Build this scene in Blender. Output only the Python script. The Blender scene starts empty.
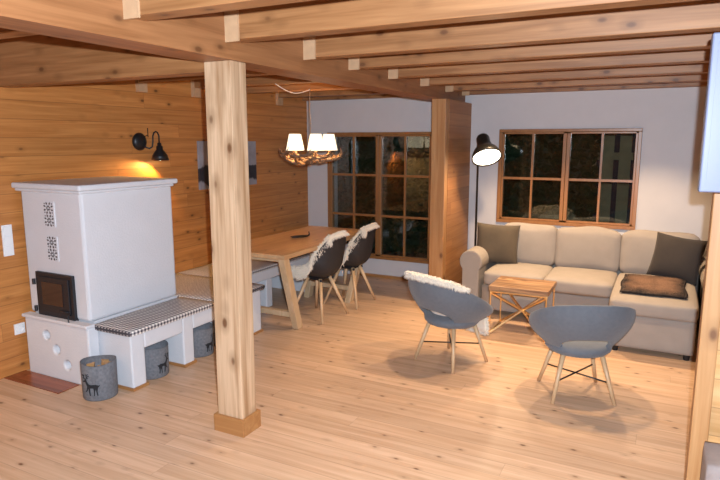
import bpy, bmesh, math, random
from mathutils import Vector, Matrix, Euler
random.seed(7)
PI = math.pi
SC = bpy.context.scene
COL = SC.collection

# ------------------------------------------------------------------ materials
def newmat(name):
    m = bpy.data.materials.new(name); m.use_nodes = True
    nt = m.node_tree
    b = nt.nodes['Principled BSDF']
    return m, nt, b

def N(nt, typ, **kw):
    n = nt.nodes.new(typ)
    for k, v in kw.items():
        if k in ('op', 'operation'): n.operation = v
        else: setattr(n, k, v)
    return n

def mathn(nt, op, a, b=None, clamp=False):
    n = nt.nodes.new('ShaderNodeMath'); n.operation = op; n.use_clamp = clamp
    for i, v in enumerate((a, b)):
        if v is None: continue
        if isinstance(v, (int, float)): n.inputs[i].default_value = v
        else: nt.links.new(v, n.inputs[i])
    return n.outputs[0]

def mixc(nt, fac, a, b, mode='MIX'):
    n = nt.nodes.new('ShaderNodeMix'); n.data_type = 'RGBA'; n.blend_type = mode
    for s, v in ((n.inputs[0], fac), (n.inputs[6], a), (n.inputs[7], b)):
        if isinstance(v, (int, float)): s.default_value = v
        elif isinstance(v, tuple): s.default_value = (*v[:3], 1)
        else: nt.links.new(v, s)
    return n.outputs[2]

def plain(name, col, rough=.6, metal=0, bump=0, bscale=60, var=0, vscale=8, emis=None, sheen=0, spec=.5):
    m, nt, b = newmat(name)
    b.inputs['Base Color'].default_value = (*col, 1)
    b.inputs['Roughness'].default_value = rough
    b.inputs['Metallic'].default_value = metal
    b.inputs['Specular IOR Level'].default_value = spec
    if sheen: b.inputs['Sheen Weight'].default_value = sheen
    tc = nt.nodes.new('ShaderNodeTexCoord')
    nz = nt.nodes.new('ShaderNodeTexNoise'); nz.inputs['Scale'].default_value = vscale; nz.inputs['Detail'].default_value = 5
    nt.links.new(tc.outputs['Object'], nz.inputs['Vector'])
    f = mathn(nt, 'MULTIPLY_ADD', nz.outputs['Fac'], 2.0); f.node.inputs[2].default_value = -.5; f.node.use_clamp = True
    c = mixc(nt, f, tuple(x*(1-var) for x in col), tuple(min(1, x*(1+var)) for x in col))
    nt.links.new(c, b.inputs['Base Color'])
    if bump:
        n2 = nt.nodes.new('ShaderNodeTexNoise'); n2.inputs['Scale'].default_value = bscale; n2.inputs['Detail'].default_value = 4
        nt.links.new(tc.outputs['Object'], n2.inputs['Vector'])
        bp = nt.nodes.new('ShaderNodeBump'); bp.inputs['Strength'].default_value = bump; bp.inputs['Distance'].default_value = .01
        nt.links.new(n2.outputs['Fac'], bp.inputs['Height']); nt.links.new(bp.outputs[0], b.inputs['Normal'])
    if emis:
        b.inputs['Emission Color'].default_value = (*emis[0], 1); b.inputs['Emission Strength'].default_value = emis[1]
    return m

def wood(name, light, dark, axis='x', plank=None, pw=.14, rough=.45, knots=8., knotr=.11, knotc=(.12, .045, .015), seam=.35, grain=1., pvar=.16, rnd=True, bump=.15):
    """Softwood: grain along axis; plank = axis across which the boards are laid (surface pattern of one board field)."""
    m, nt, b = newmat(name); L = nt.links.new
    tc = nt.nodes.new('ShaderNodeTexCoord')
    vec = tc.outputs['Object']
    if rnd:
        oi = nt.nodes.new('ShaderNodeObjectInfo')
        vm = nt.nodes.new('ShaderNodeVectorMath'); vm.operation = 'ADD'
        cx = nt.nodes.new('ShaderNodeCombineXYZ')
        r10 = mathn(nt, 'MULTIPLY', oi.outputs['Random'], 23.)
        for i in range(3): L(r10, cx.inputs[i])
        if not plank:
            L(vec, vm.inputs[0]); L(cx.outputs[0], vm.inputs[1]); vec = vm.outputs[0]
    sp = nt.nodes.new('ShaderNodeSeparateXYZ'); L(vec, sp.inputs[0])
    comp = {'x': sp.outputs[0], 'y': sp.outputs[1], 'z': sp.outputs[2]}
    seamf = None; pr = None
    if plank:
        q = mathn(nt, 'DIVIDE', comp[plank], pw)
        idx = mathn(nt, 'FLOOR', q)
        fr = mathn(nt, 'FRACT', q)
        d = mathn(nt, 'ABSOLUTE', mathn(nt, 'SUBTRACT', fr, .5))
        seamf = mathn(nt, 'MULTIPLY', mathn(nt, 'SUBTRACT', d, .5 - .0035/pw), 1/(.0035/pw), clamp=True)
        wn = nt.nodes.new('ShaderNodeTexWhiteNoise'); wn.noise_dimensions = '1D'; L(idx, wn.inputs['W'])
        # boards butt end to end: second index along the grain
        al = mathn(nt, 'ADD', mathn(nt, 'DIVIDE', comp[axis], 3.1), mathn(nt, 'MULTIPLY', wn.outputs['Value'], 7.))
        idx2 = mathn(nt, 'FLOOR', al)
        fr2 = mathn(nt, 'FRACT', al)
        d2 = mathn(nt, 'ABSOLUTE', mathn(nt, 'SUBTRACT', fr2, .5))
        seam2 = mathn(nt, 'MULTIPLY', mathn(nt, 'SUBTRACT', d2, .4993), 1400., clamp=True)
        seamf = mathn(nt, 'MAXIMUM', seamf, seam2)
        wn2 = nt.nodes.new('ShaderNodeTexWhiteNoise'); wn2.noise_dimensions = '2D'
        c2 = nt.nodes.new('ShaderNodeCombineXYZ'); L(idx, c2.inputs[0]); L(idx2, c2.inputs[1]); L(c2.outputs[0], wn2.inputs['Vector'])
        pr = wn2.outputs['Value']
        off = mathn(nt, 'MULTIPLY', pr, 17.)
        sh = nt.nodes.new('ShaderNodeCombineXYZ')
        for i, a in enumerate('xyz'):
            v = mathn(nt, 'ADD', comp[a], off) if a != plank else comp[a]
            L(v, sh.inputs[i])
        vec = sh.outputs[0]
    # stretched coordinates
    mp = nt.nodes.new('ShaderNodeMapping'); L(vec, mp.inputs['Vector'])
    s = [22., 22., 22.]; s['xyz'.index(axis)] = 1.1; mp.inputs['Scale'].default_value = s
    nz = nt.nodes.new('ShaderNodeTexNoise'); nz.inputs['Scale'].default_value = 1.; nz.inputs['Detail'].default_value = 6; nz.inputs['Distortion'].default_value = .6
    L(mp.outputs[0], nz.inputs['Vector'])
    nz2 = nt.nodes.new('ShaderNodeTexNoise'); nz2.inputs['Scale'].default_value = 1.3; nz2.inputs['Detail'].default_value = 3
    L(vec, nz2.inputs['Vector'])
    g = mathn(nt, 'MULTIPLY', mathn(nt, 'SUBTRACT', nz.outputs['Fac'], .35), 2.6*grain, clamp=True)
    mf = nt.nodes.new('ShaderNodeMapping'); L(vec, mf.inputs['Vector'])
    s = [95., 95., 95.]; s['xyz'.index(axis)] = 3.; mf.inputs['Scale'].default_value = s
    nf = nt.nodes.new('ShaderNodeTexNoise'); nf.inputs['Scale'].default_value = 1.; nf.inputs['Detail'].default_value = 3; L(mf.outputs[0], nf.inputs['Vector'])
    g = mathn(nt, 'ADD', g, mathn(nt, 'MULTIPLY', mathn(nt, 'SUBTRACT', nf.outputs['Fac'], .5), .9), clamp=True)
    col = mixc(nt, g, dark, light)
    g2 = mathn(nt, 'MULTIPLY', mathn(nt, 'SUBTRACT', nz2.outputs['Fac'], .5), 1.1, clamp=True)
    col = mixc(nt, g2, col, tuple(x*.80 for x in light))
    if pr is not None:
        k = mathn(nt, 'MULTIPLY_ADD', pr, 2*pvar); k.node.inputs[2].default_value = 1 - pvar
        cc = nt.nodes.new('ShaderNodeCombineXYZ'); [L(k, cc.inputs[i]) for i in range(3)]
        col = mixc(nt, 1., col, cc.outputs[0], 'MULTIPLY')
    if knots:
        mk = nt.nodes.new('ShaderNodeMapping'); L(vec, mk.inputs['Vector'])
        s = [knots]*3; s['xyz'.index(axis)] = knots*.55; mk.inputs['Scale'].default_value = s
        vo = nt.nodes.new('ShaderNodeTexVoronoi'); vo.inputs['Scale'].default_value = 1.; L(mk.outputs[0], vo.inputs['Vector'])
        kf = mathn(nt, 'MULTIPLY', mathn(nt, 'SUBTRACT', knotr, vo.outputs['Distance']), 14., clamp=True)
        kf2 = mathn(nt, 'MULTIPLY', mathn(nt, 'SUBTRACT', knotr*2.3, vo.outputs['Distance']), 4., clamp=True)
        col = mixc(nt, mathn(nt, 'MULTIPLY', kf2, .5), col, tuple(x*.6 for x in dark))
        col = mixc(nt, mathn(nt, 'MULTIPLY', kf, .85), col, knotc)
    if seamf is not None:
        col = mixc(nt, mathn(nt, 'MULTIPLY', seamf, seam), col, (.09, .035, .012))
    L(col, b.inputs['Base Color'])
    b.inputs['Roughness'].default_value = rough
    if bump:
        bp = nt.nodes.new('ShaderNodeBump'); bp.inputs['Strength'].default_value = bump; bp.inputs['Distance'].default_value = .004
        L(nz.outputs['Fac'], bp.inputs['Height']); L(bp.outputs[0], b.inputs['Normal'])
    return m

def gingham(name):
    m, nt, b = newmat(name); L = nt.links.new
    tc = nt.nodes.new('ShaderNodeTexCoord'); sp = nt.nodes.new('ShaderNodeSeparateXYZ'); L(tc.outputs['Object'], sp.inputs[0])
    def stripe(o, off=0.):
        f = mathn(nt, 'FRACT', mathn(nt, 'ADD', mathn(nt, 'DIVIDE', o, .030), off))
        return mathn(nt, 'GREATER_THAN', f, .5)
    t = mathn(nt, 'ADD', mathn(nt, 'ADD', stripe(sp.outputs[0]), stripe(sp.outputs[1])), stripe(sp.outputs[2], .0))
    geo = nt.nodes.new('ShaderNodeNewGeometry')
    v = mathn(nt, 'DIVIDE', t, 2., clamp=True)
    mid = mixc(nt, mathn(nt, 'MULTIPLY', v, 2., clamp=True), (.85, .80, .74), (.40, .36, .35))
    col = mixc(nt, mathn(nt, 'SUBTRACT', mathn(nt, 'MULTIPLY', v, 2.), 1., clamp=True), mid, (.05, .045, .055))
    L(col, b.inputs['Base Color']); b.inputs['Roughness'].default_value = .85
    return m

M = {}
M['floor'] = wood('pine_floor', (.66, .455, .305), (.52, .33, .20), 'x', 'y', .135, rough=.38, knots=10.5, knotr=.12, seam=.35, grain=1.1, pvar=.08)
M['wallwood'] = wood('spruce_wall_boards', (.60, .255, .07), (.42, .155, .036), 'y', 'z', .133, rough=.5, knots=9., knotr=.13, seam=.6, pvar=.08)
M['wallwood_x'] = wood('spruce_boards_across', (.62, .36, .16), (.48, .25, .09), 'x', 'z', .133, rough=.5, knots=6., knotr=.09, seam=.6)
M['stub'] = wood('spruce_wall_end', (.42, .20, .075), (.32, .13, .04), 'y', 'z', .133, rough=.5, knots=6., knotr=.09, seam=.6)
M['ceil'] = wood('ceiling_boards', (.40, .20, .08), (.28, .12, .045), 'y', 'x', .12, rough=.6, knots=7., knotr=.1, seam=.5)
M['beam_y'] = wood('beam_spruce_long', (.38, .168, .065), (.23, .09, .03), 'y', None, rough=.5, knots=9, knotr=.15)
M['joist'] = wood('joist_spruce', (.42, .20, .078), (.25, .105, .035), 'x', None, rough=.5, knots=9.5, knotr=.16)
M['post'] = wood('post_spruce', (.62, .43, .27), (.36, .205, .10), 'z', None, rough=.5, knots=8.5, knotr=.17, grain=1.4, rnd=True)
M['post_far'] = wood('post_spruce_orange', (.48, .26, .11), (.36, .165, .055), 'z', None, rough=.5, knots=5.5, knotr=.12)
M['endgrain'] = plain('sawn_end_wood', (.50, .31, .17), .65, var=.10, vscale=20)
M['kick'] = wood('post_plinth_wood', (.44, .22, .08), (.35, .155, .05), 'x', None, knots=5, knotr=.08)
M['window_wood'] = wood('window_frame_wood', (.36, .165, .055), (.28, .115, .035), 'z', None, rough=.35, knots=0)
M['oak'] = wood('oiled_oak', (.60, .38, .20), (.46, .26, .12), 'y', 'x', .11, rough=.35, knots=5, knotr=.08, seam=.2, pvar=.07)
M['oakleg'] = wood('oak_leg', (.62, .45, .28), (.50, .34, .19), 'z', None, knots=0)
M['beech'] = wood('beech_leg', (.66, .46, .27), (.54, .34, .18), 'z', None, knots=0, rough=.4)
M['coffee'] = wood('rough_brown_wood', (.52, .31, .16), (.13, .06, .028), 'x', 'y', .07, rough=.4, knots=6, knotr=.12, seam=.6, pvar=.25)
M['hearth'] = wood('red_brown_hearth', (.30, .085, .035), (.20, .05, .02), 'x', 'y', .11, rough=.25, knots=0, seam=.3)
M['plaster'] = plain('white_plaster', (.66, .665, .69), .85, bump=.25, bscale=70, var=.02)
M['wallwhite'] = plain('wall_paint', (.60, .575, .58), .9, bump=.08, bscale=120, var=.02)
M['iron'] = plain('black_iron', (.025, .025, .03), .45, metal=.3, bump=.1, bscale=200)
M['ironglass'] = plain('dark_door_glass', (.035, .018, .015), .08, spec=.8)  # opaque, glossy, very dark brown pane
M['gingham'] = gingham('gingham_cloth')
M['felt'] = plain('grey_felt', (.16, .165, .18), .95, bump=.5, bscale=220, var=.25, vscale=60)
M['feltdark'] = plain('black_print', (.015, .015, .018), .9)
M['log'] = wood('split_firewood', (.60, .36, .16), (.42, .22, .08), 'x', None, knots=0)
M['fabric_blue'] = plain('blue_grey_felt_upholstery', (.118, .128, .145), .9, bump=.25, bscale=300, var=.08, vscale=40, sheen=.2)
M['blackshell'] = plain('dark_grey_shell', (.018, .018, .021), .6, bump=.2, bscale=350)
M['blackmetal'] = plain('black_metal', (.02, .02, .022), .4, metal=.4)
M['lampmetal'] = plain('dark_olive_lamp_metal', (.028, .026, .022), .35, metal=.3)
M['linen'] = plain('beige_sofa_cover', (.305, .262, .226), .92, bump=.3, bscale=260, var=.05, vscale=10)
M['pillow'] = plain('taupe_velvet', (.034, .026, .022), .9, bump=.2, bscale=200, var=.15, sheen=.06)
M['pillow2'] = plain('olive_brown_velvet', (.082, .060, .038), .9, bump=.2, bscale=200, var=.15, sheen=.06)
M['wool'] = plain('cream_sheepskin', (.80, .70, .56), .95, var=.10, vscale=14, sheen=.5)
M['brownfur'] = plain('brown_fur', (.12, .065, .042), .8, var=.75, vscale=6, sheen=.3)
M['brass'] = plain('polished_brass', (.95, .70, .38), .38, metal=1)
M['whiteplastic'] = plain('white_plastic', (.78, .78, .78), .35)
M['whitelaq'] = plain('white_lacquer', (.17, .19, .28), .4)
M['antler'] = plain('antler_bone', (.20, .115, .065), .6, bump=.5, bscale=90, var=.45, vscale=25)
M['greybox'] = plain('grey_upholstery', (.26, .215, .20), .95, bump=.3, bscale=200, var=.08, vscale=25)
M['earth'] = plain('night_soil', (.05, .05, .035), 1, var=.3)
M['leaf'] = plain('dark_hedge_leaves', (.03, .06, .025), .6, var=.6, vscale=5)
M['stonebush'] = plain('clipped_bush', (.30, .25, .15), .9, var=.4, vscale=9)
M['fence'] = plain('garden_fence', (.45, .36, .22), .8, var=.2)
M['cable'] = plain('brown_cable', (.22, .14, .08), .6)

def glass_mat():
    m, nt, b = newmat('window_glass')
    nt.nodes.remove(b); out = nt.nodes['Material Output']
    tr = nt.nodes.new('ShaderNodeBsdfTransparent'); tr.inputs[0].default_value = (.80, .84, .82, 1)
    gl = nt.nodes.new('ShaderNodeBsdfGlossy'); gl.inputs['Roughness'].default_value = .015; gl.inputs[0].default_value = (1, 1, 1, 1)
    fr = nt.nodes.new('ShaderNodeFresnel'); fr.inputs[0].default_value = 1.7
    mx = nt.nodes.new('ShaderNodeMixShader')
    nt.links.new(fr.outputs[0], mx.inputs[0]); nt.links.new(tr.outputs[0], mx.inputs[1]); nt.links.new(gl.outputs[0], mx.inputs[2]); nt.links.new(mx.outputs[0], out.inputs[0])
    return m
M['glass'] = glass_mat()

def shade_mat(name, col, e):
    m = plain(name, (.9, .82, .65), .8, emis=(col, e)); return m
M['shade'] = shade_mat('glowing_lamp_shade', (1., .85, .60), 1.05)
M['bulb'] = shade_mat('glowing_bulb', (1., .88, .66), 14.)
M['bulb2'] = shade_mat('glowing_lamp_disc', (1., .88, .66), 7.)

def pelt_mat():
    m, nt, b = newmat('brown_pelt'); L = nt.links.new
    tc = nt.nodes.new('ShaderNodeTexCoord'); sp = nt.nodes.new('ShaderNodeSeparateXYZ'); L(tc.outputs['Object'], sp.inputs[0])
    nz = nt.nodes.new('ShaderNodeTexNoise'); nz.inputs['Scale'].default_value = 9.; nz.inputs['Detail'].default_value = 5; L(tc.outputs['Object'], nz.inputs['Vector'])
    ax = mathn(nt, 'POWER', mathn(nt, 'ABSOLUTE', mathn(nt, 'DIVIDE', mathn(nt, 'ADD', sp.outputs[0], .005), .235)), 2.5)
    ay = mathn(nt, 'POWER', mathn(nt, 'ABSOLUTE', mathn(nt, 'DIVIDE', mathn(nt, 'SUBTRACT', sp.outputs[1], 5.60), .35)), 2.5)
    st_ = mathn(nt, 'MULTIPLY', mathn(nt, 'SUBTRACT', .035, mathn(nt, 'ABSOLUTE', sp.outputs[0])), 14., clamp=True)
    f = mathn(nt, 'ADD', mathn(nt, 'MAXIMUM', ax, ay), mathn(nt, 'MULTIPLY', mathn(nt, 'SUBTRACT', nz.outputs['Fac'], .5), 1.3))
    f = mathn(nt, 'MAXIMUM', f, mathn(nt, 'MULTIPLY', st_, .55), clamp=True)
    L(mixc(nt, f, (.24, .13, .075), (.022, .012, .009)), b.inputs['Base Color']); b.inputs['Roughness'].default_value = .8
    return m
M['brownfur'] = pelt_mat()

def picture_mat():
    m, nt, b = newmat('monochrome_landscape_print'); L = nt.links.new
    tc = nt.nodes.new('ShaderNodeTexCoord'); sp = nt.nodes.new('ShaderNodeSeparateXYZ'); L(tc.outputs['Object'], sp.inputs[0])
    nz = nt.nodes.new('ShaderNodeTexNoise'); nz.inputs['Scale'].default_value = 7.; nz.inputs['Detail'].default_value = 6; L(tc.outputs['Object'], nz.inputs['Vector'])
    # dark band of trees between z -.14 and .03, pale sky above, grey ground below
    z = mathn(nt, 'ADD', sp.outputs[2], mathn(nt, 'MULTIPLY', mathn(nt, 'SUBTRACT', nz.outputs['Fac'], .5), .22))
    a = mathn(nt, 'MULTIPLY', mathn(nt, 'SUBTRACT', -.01, z), 60., clamp=True)
    c = mathn(nt, 'MULTIPLY', mathn(nt, 'SUBTRACT', z, -.19), 60., clamp=True)
    band = mathn(nt, 'MULTIPLY', a, c)
    g = mixc(nt, nz.outputs['Fac'], (.14, .13, .15), (.42, .40, .43))
    dk = mixc(nt, nz.outputs['Fac'], (.008, .008, .01), (.06, .055, .07))
    L(mixc(nt, band, g, dk), b.inputs['Base Color']); b.inputs['Roughness'].default_value = .35
    return m
M['print'] = picture_mat()

# ------------------------------------------------------------------ mesh helpers
def link(o, parent=None):
    COL.objects.link(o)
    if parent: o.parent = parent
    return o

def obj(name, bm, mat, parent=None, smooth=False, loc=None, bevel=0, mats=None):
    bmesh.ops.recalc_face_normals(bm, faces=bm.faces)
    me = bpy.data.meshes.new(name); bm.to_mesh(me); bm.free()
    for mm in (mats or [mat]): me.materials.append(mm)
    if smooth:
        for p in me.polygons: p.use_smooth = True
    o = bpy.data.objects.new(name, me)
    if loc: o.location = loc
    link(o, parent)
    if bevel:
        md = o.modifiers.new('bevel', 'BEVEL'); md.width = bevel; md.segments = 2; md.limit_method = 'ANGLE'
    return o

def tag(o, label, cat, group=None, kind=None):
    if label: o['label'] = label
    if cat: o['category'] = cat
    if group: o['group'] = group
    if kind: o['kind'] = kind
    return o

def thing(name, loc, rz, label, cat, group=None):
    o = bpy.data.objects.new(name, None); o.empty_display_size = .1
    o.location = loc; o.rotation_euler = (0, 0, rz); link(o)
    return tag(o, label, cat, group)

def struct(name, bm, mat, bevel=0):
    o = obj(name, bm, mat, bevel=bevel); o['kind'] = 'structure'; return o

def box(bm, x0, x1, y0, y1, z0, z1, mi=0):
    v = [bm.verts.new(p) for p in ((x0,y0,z0),(x1,y0,z0),(x1,y1,z0),(x0,y1,z0),(x0,y0,z1),(x1,y0,z1),(x1,y1,z1),(x0,y1,z1))]
    for f in ((0,3,2,1),(4,5,6,7),(0,1,5,4),(1,2,6,5),(2,3,7,6),(3,0,4,7)):
        fc = bm.faces.new([v[i] for i in f]); fc.material_index = mi
    return bm

def B(*a): return box(bmesh.new(), *a)

def prism(bm, pts, fn, a, b):
    """closed 2-D outline pts swept from a to b; fn(u, v, w) -> 3-D"""
    va = [bm.verts.new(fn(u, v, a)) for u, v in pts]; vb = [bm.verts.new(fn(u, v, b)) for u, v in pts]
    n = len(pts)
    for i in range(n): bm.faces.new((va[i], va[(i+1) % n], vb[(i+1) % n], vb[i]))
    bm.faces.new(va[::-1]); bm.faces.new(vb)
    return bm

def tube(bm, pts, rad, n=10, cap=True):
    pts = [Vector(p) for p in pts]
    rads = rad if isinstance(rad, (list, tuple)) else [rad]*len(pts)
    rings = []; up = None
    for i, p in enumerate(pts):
        t = (pts[min(i+1, len(pts)-1)] - pts[max(i-1, 0)]).normalized()
        if up is None:
            up = Vector((0, 0, 1)) if abs(t.z) < .9 else Vector((1, 0, 0))
        a = t.cross(up).normalized(); up2 = a.cross(t).normalized(); up = up2
        rings.append([bm.verts.new(p + (a*math.cos(2*PI*k/n) + up2*math.sin(2*PI*k/n))*rads[i]) for k in range(n)])
    for r0, r1 in zip(rings, rings[1:]):
        for k in range(n): bm.faces.new((r0[k], r0[(k+1) % n], r1[(k+1) % n], r1[k]))
    if cap: bm.faces.new(rings[0][::-1]); bm.faces.new(rings[-1])
    return bm

def lathe(bm, prof, n=32, mat=Matrix(), close=False):
    """prof: (r, z) list"""
    rings = []
    for r, z in prof:
        if r < 1e-5: rings.append([bm.verts.new(mat @ Vector((0, 0, z)))])
        else: rings.append([bm.verts.new(mat @ Vector((r*math.cos(2*PI*k/n), r*math.sin(2*PI*k/n), z))) for k in range(n)])
    prs = list(zip(rings, rings[1:]))
    if close: prs.append((rings[-1], rings[0]))
    for a, b in prs:
        for k in range(n):
            k2 = (k+1) % n
            if len(a) == 1 and len(b) == 1: continue
            if len(a) == 1: bm.faces.new((a[0], b[k2], b[k]))
            elif len(b) == 1: bm.faces.new((a[k], a[k2], b[0]))
            else: bm.faces.new((a[k], a[k2], b[k2], b[k]))
    return bm

def sheet(bm, fn, nu, nv, th, closed=True):
    """thick surface: fn(u,v)->(point, normal) for u,v in 0..1; thickness th inward along -normal"""
    A = [[None]*(nv+1) for _ in range(nu+1)]; Bq = [[None]*(nv+1) for _ in range(nu+1)]
    P = [[Vector(fn(i/nu, j/nv)) for j in range(nv+1)] for i in range(nu+1)]
    for i in range(nu+1):
        for j in range(nv+1):
            du = P[min(i+1, nu)][j] - P[max(i-1, 0)][j]; dv = P[i][min(j+1, nv)] - P[i][max(j-1, 0)]
            n = du.cross(dv)
            n = n.normalized() if n.length > 1e-9 else Vector((0, 0, 1))
            A[i][j] = bm.verts.new(P[i][j]); Bq[i][j] = bm.verts.new(P[i][j] - n*th)
    for i in range(nu):
        for j in range(nv):
            bm.faces.new((A[i][j], A[i+1][j], A[i+1][j+1], A[i][j+1]))
            bm.faces.new((Bq[i][j], Bq[i][j+1], Bq[i+1][j+1], Bq[i+1][j]))
    for i in range(nu):
        bm.faces.new((A[i][0], Bq[i][0], Bq[i+1][0], A[i+1][0])); bm.faces.new((A[i][nv], A[i+1][nv], Bq[i+1][nv], Bq[i][nv]))
    for j in range(nv):
        bm.faces.new((A[0][j], A[0][j+1], Bq[0][j+1], Bq[0][j])); bm.faces.new((A[nu][j], Bq[nu][j], Bq[nu][j+1], A[nu][j+1]))
    return bm

def cushion(bm, w, d, h, puff=.03, n=10, r=.03, mat=Matrix()):
    """soft box, centred, faces bulge outwards and corners are rounded"""
    bmesh.ops.create_cube(bm, size=2)
    bmesh.ops.subdivide_edges(bm, edges=bm.edges[:], cuts=n, use_grid_fill=True)
    hw, hd, hh = w/2, d/2, h/2
    for v in bm.verts:
        x, y, z = v.co
        p = Vector((x*hw, y*hd, z*hh))
        # round the box
        q = Vector((max(-hw+r, min(hw-r, p.x)), max(-hd+r, min(hd-r, p.y)), max(-hh+r, min(hh-r, p.z))))
        dlt = p - q
        if dlt.length > 1e-9: p = q + dlt.normalized()*r
        cx, cy, cz = math.cos(x*PI/2), math.cos(y*PI/2), math.cos(z*PI/2)
        p.z += (1 if z > 0 else -1)*puff*(max(cx, 0)**.7)*(max(cy, 0)**.7)*min(1, abs(z)*1.2)
        p.y += (1 if y > 0 else -1)*puff*.6*(max(cx, 0)**.7)*(max(cz, 0)**.7)*abs(y)
        p.x += (1 if x > 0 else -1)*puff*.4*(max(cy, 0)**.7)*(max(cz, 0)**.7)*abs(x)
        v.co = mat @ p
    return bm

def throw_pillow(w, h, t, n=16):
    """knife-edge pillow in local XZ, thickness along Y, pulled-in sides and pointed corners"""
    bm = bmesh.new()
    def f(sgn):
        g = []
        for i in range(n+1):
            row = []
            for j in range(n+1):
                u, v = 2*i/n-1, 2*j/n-1
                pin = 1-.07*(1-u*u)*abs(v)**3; pin2 = 1-.07*(1-v*v)*abs(u)**3
                th = t/2*((1-abs(u)**2.4)*(1-abs(v)**2.4))**.55
                th *= 1+.06*math.sin(5*u+2*v)
                row.append((u*w/2*pin2, sgn*th, v*h/2*pin))
            g.append(row)
        return g
    a = f(1); b = f(-1); V = {}
    def vert(s, i, j):
        if i in (0, n) or j in (0, n): s = 0
        k = (s, i, j)
        if k not in V:
            V[k] = bm.verts.new((a if s >= 0 else b)[i][j])
        return V[k]
    for s in (1, -1):
        for i in range(n):
            for j in range(n):
                q = [vert(s, i, j), vert(s, i+1, j), vert(s, i+1, j+1), vert(s, i, j+1)]
                bm.faces.new(q if s < 0 else q[::-1])
    return bm

def fur_mesh(fn, nu, nv, th, count, length, rad=.005, droop=.4, edge=.0, seed=1, curl=.3):
    """pelt: thick sheet plus tapering tufts growing from the upper side; fn(u,v)->point, normal = du x dv"""
    rnd = random.Random(seed)
    bm = bmesh.new(); sheet(bm, fn, nu, nv, th)
    e = 1e-3
    for _ in range(count):
        u, v = rnd.random(), rnd.random()
        if rnd.random() < .22:
            if rnd.random() < .5: u = rnd.choice((0., 1.))
            else: v = rnd.choice((0., 1.))
        p = Vector(fn(u, v)); du = Vector(fn(min(1, u+e), v)) - Vector(fn(max(0, u-e), v)); dv = Vector(fn(u, min(1, v+e))) - Vector(fn(u, max(0, v-e)))
        n = du.cross(dv)
        if n.length < 1e-12: continue
        n.normalize()
        side = Vector((0, 0, 0))
        if u < .02: side -= du.normalized()
        if u > .98: side += du.normalized()
        if v < .02: side -= dv.normalized()
        if v > .98: side += dv.normalized()
        d = (n*(.25 if side.length else 1.) + side + Vector((rnd.uniform(-1, 1), rnd.uniform(-1, 1), rnd.uniform(-1, 1)))*curl*1.6)
        if d.length < 1e-6: continue
        d.normalize(); L = length*rnd.uniform(.55, 1.15)
        p0 = p - n*th*.3; p1 = p0 + d*L*.55; p2 = p0 + d*L*.85 + Vector((0, 0, -L*droop))*.6
        a = d.orthogonal().normalized(); b = d.cross(a)
        rr = rad*rnd.uniform(.7, 1.3)
        r0 = [bm.verts.new(p0 + (a*math.cos(k*2.094) + b*math.sin(k*2.094))*rr*1.2) for k in range(3)]
        r1 = [bm.verts.new(p1 + (a*math.cos(k*2.094) + b*math.sin(k*2.094))*rr) for k in range(3)]
        tip = bm.verts.new(p2)
        for k in range(3):
            bm.faces.new((r0[k], r0[(k+1) % 3], r1[(k+1) % 3], r1[k])); bm.faces.new((r1[k], r1[(k+1) % 3], tip))
    return bm

def copy_tree(o, parent=None):
    c = o.copy(); COL.objects.link(c)
    if parent: c.parent = parent
    for ch in [x for x in bpy.data.objects if x.parent == o]: copy_tree(ch, c)
    return c

def light(kind, loc, energy, col, size=.03, parent=None, rot=None, spot=None, blend=.5, name='lamp_light'):
    l = bpy.data.lights.new(name, kind); l.energy = energy; l.color = col
    if kind in ('POINT', 'SPOT'): l.shadow_soft_size = size
    if kind == 'AREA': l.size = size
    if spot: l.spot_size = spot; l.spot_blend = blend
    o = bpy.data.objects.new(name, l); o.location = loc
    if rot: o.rotation_euler = rot
    link(o, parent); return o

def lerp(a, b, t): return a + (b-a)*t
def pl(t, xs, ys):
    """piecewise linear with smooth steps"""
    for i in range(len(xs)-1):
        if t <= xs[i+1]:
            k = (t-xs[i])/(xs[i+1]-xs[i]); k = max(0, min(1, k))
            return ys[i] + (ys[i+1]-ys[i])*k
    return ys[-1]

# ------------------------------------------------------------------ room shell
XL, XR, YN, YB, ZC = -4.17, 2.60, -2.60, 6.68, 2.40
struct('floor', B(XL-.2, XR+.2, YN-.2, YB+.25, -.12, 0), M['floor'])
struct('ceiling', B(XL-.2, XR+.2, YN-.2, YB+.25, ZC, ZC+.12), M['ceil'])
struct('wall_left', B(XL-.2, XL, YN-.2, YB+.25, 0, ZC), M['wallwood'])
struct('wall_right', B(XR, XR+.2, YN-.2, YB+.25, 0, ZC), M['wallwhite'])
struct('wall_near', B(XL, XR, YN-.2, YN, 0, ZC), M['wallwood_x'])
W1 = (-3.86, -2.42, .235, 1.815); W2 = (-1.655, -.215, .80, 1.835)
bm = bmesh.new(); y0, y1 = YB, YB+.25
for (a, b, c, d) in ((XL, W1[0], 0, ZC), (W1[0], W1[1], 0, W1[2]), (W1[0], W1[1], W1[3], ZC), (W1[1], W2[0], 0, ZC),
                     (W2[0], W2[1], 0, W2[2]), (W2[0], W2[1], W2[3], ZC), (W2[1], XR, 0, ZC)):
    box(bm, a, b, y0, y1, c, d)
struct('wall_back', bm, M['wallwhite'])
bm = bmesh.new()
box(bm, -3.4, W1[1]+.27, YB-.02, YB, 0, .035)
struct('baseboard_back', bm, M['kick'])

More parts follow.
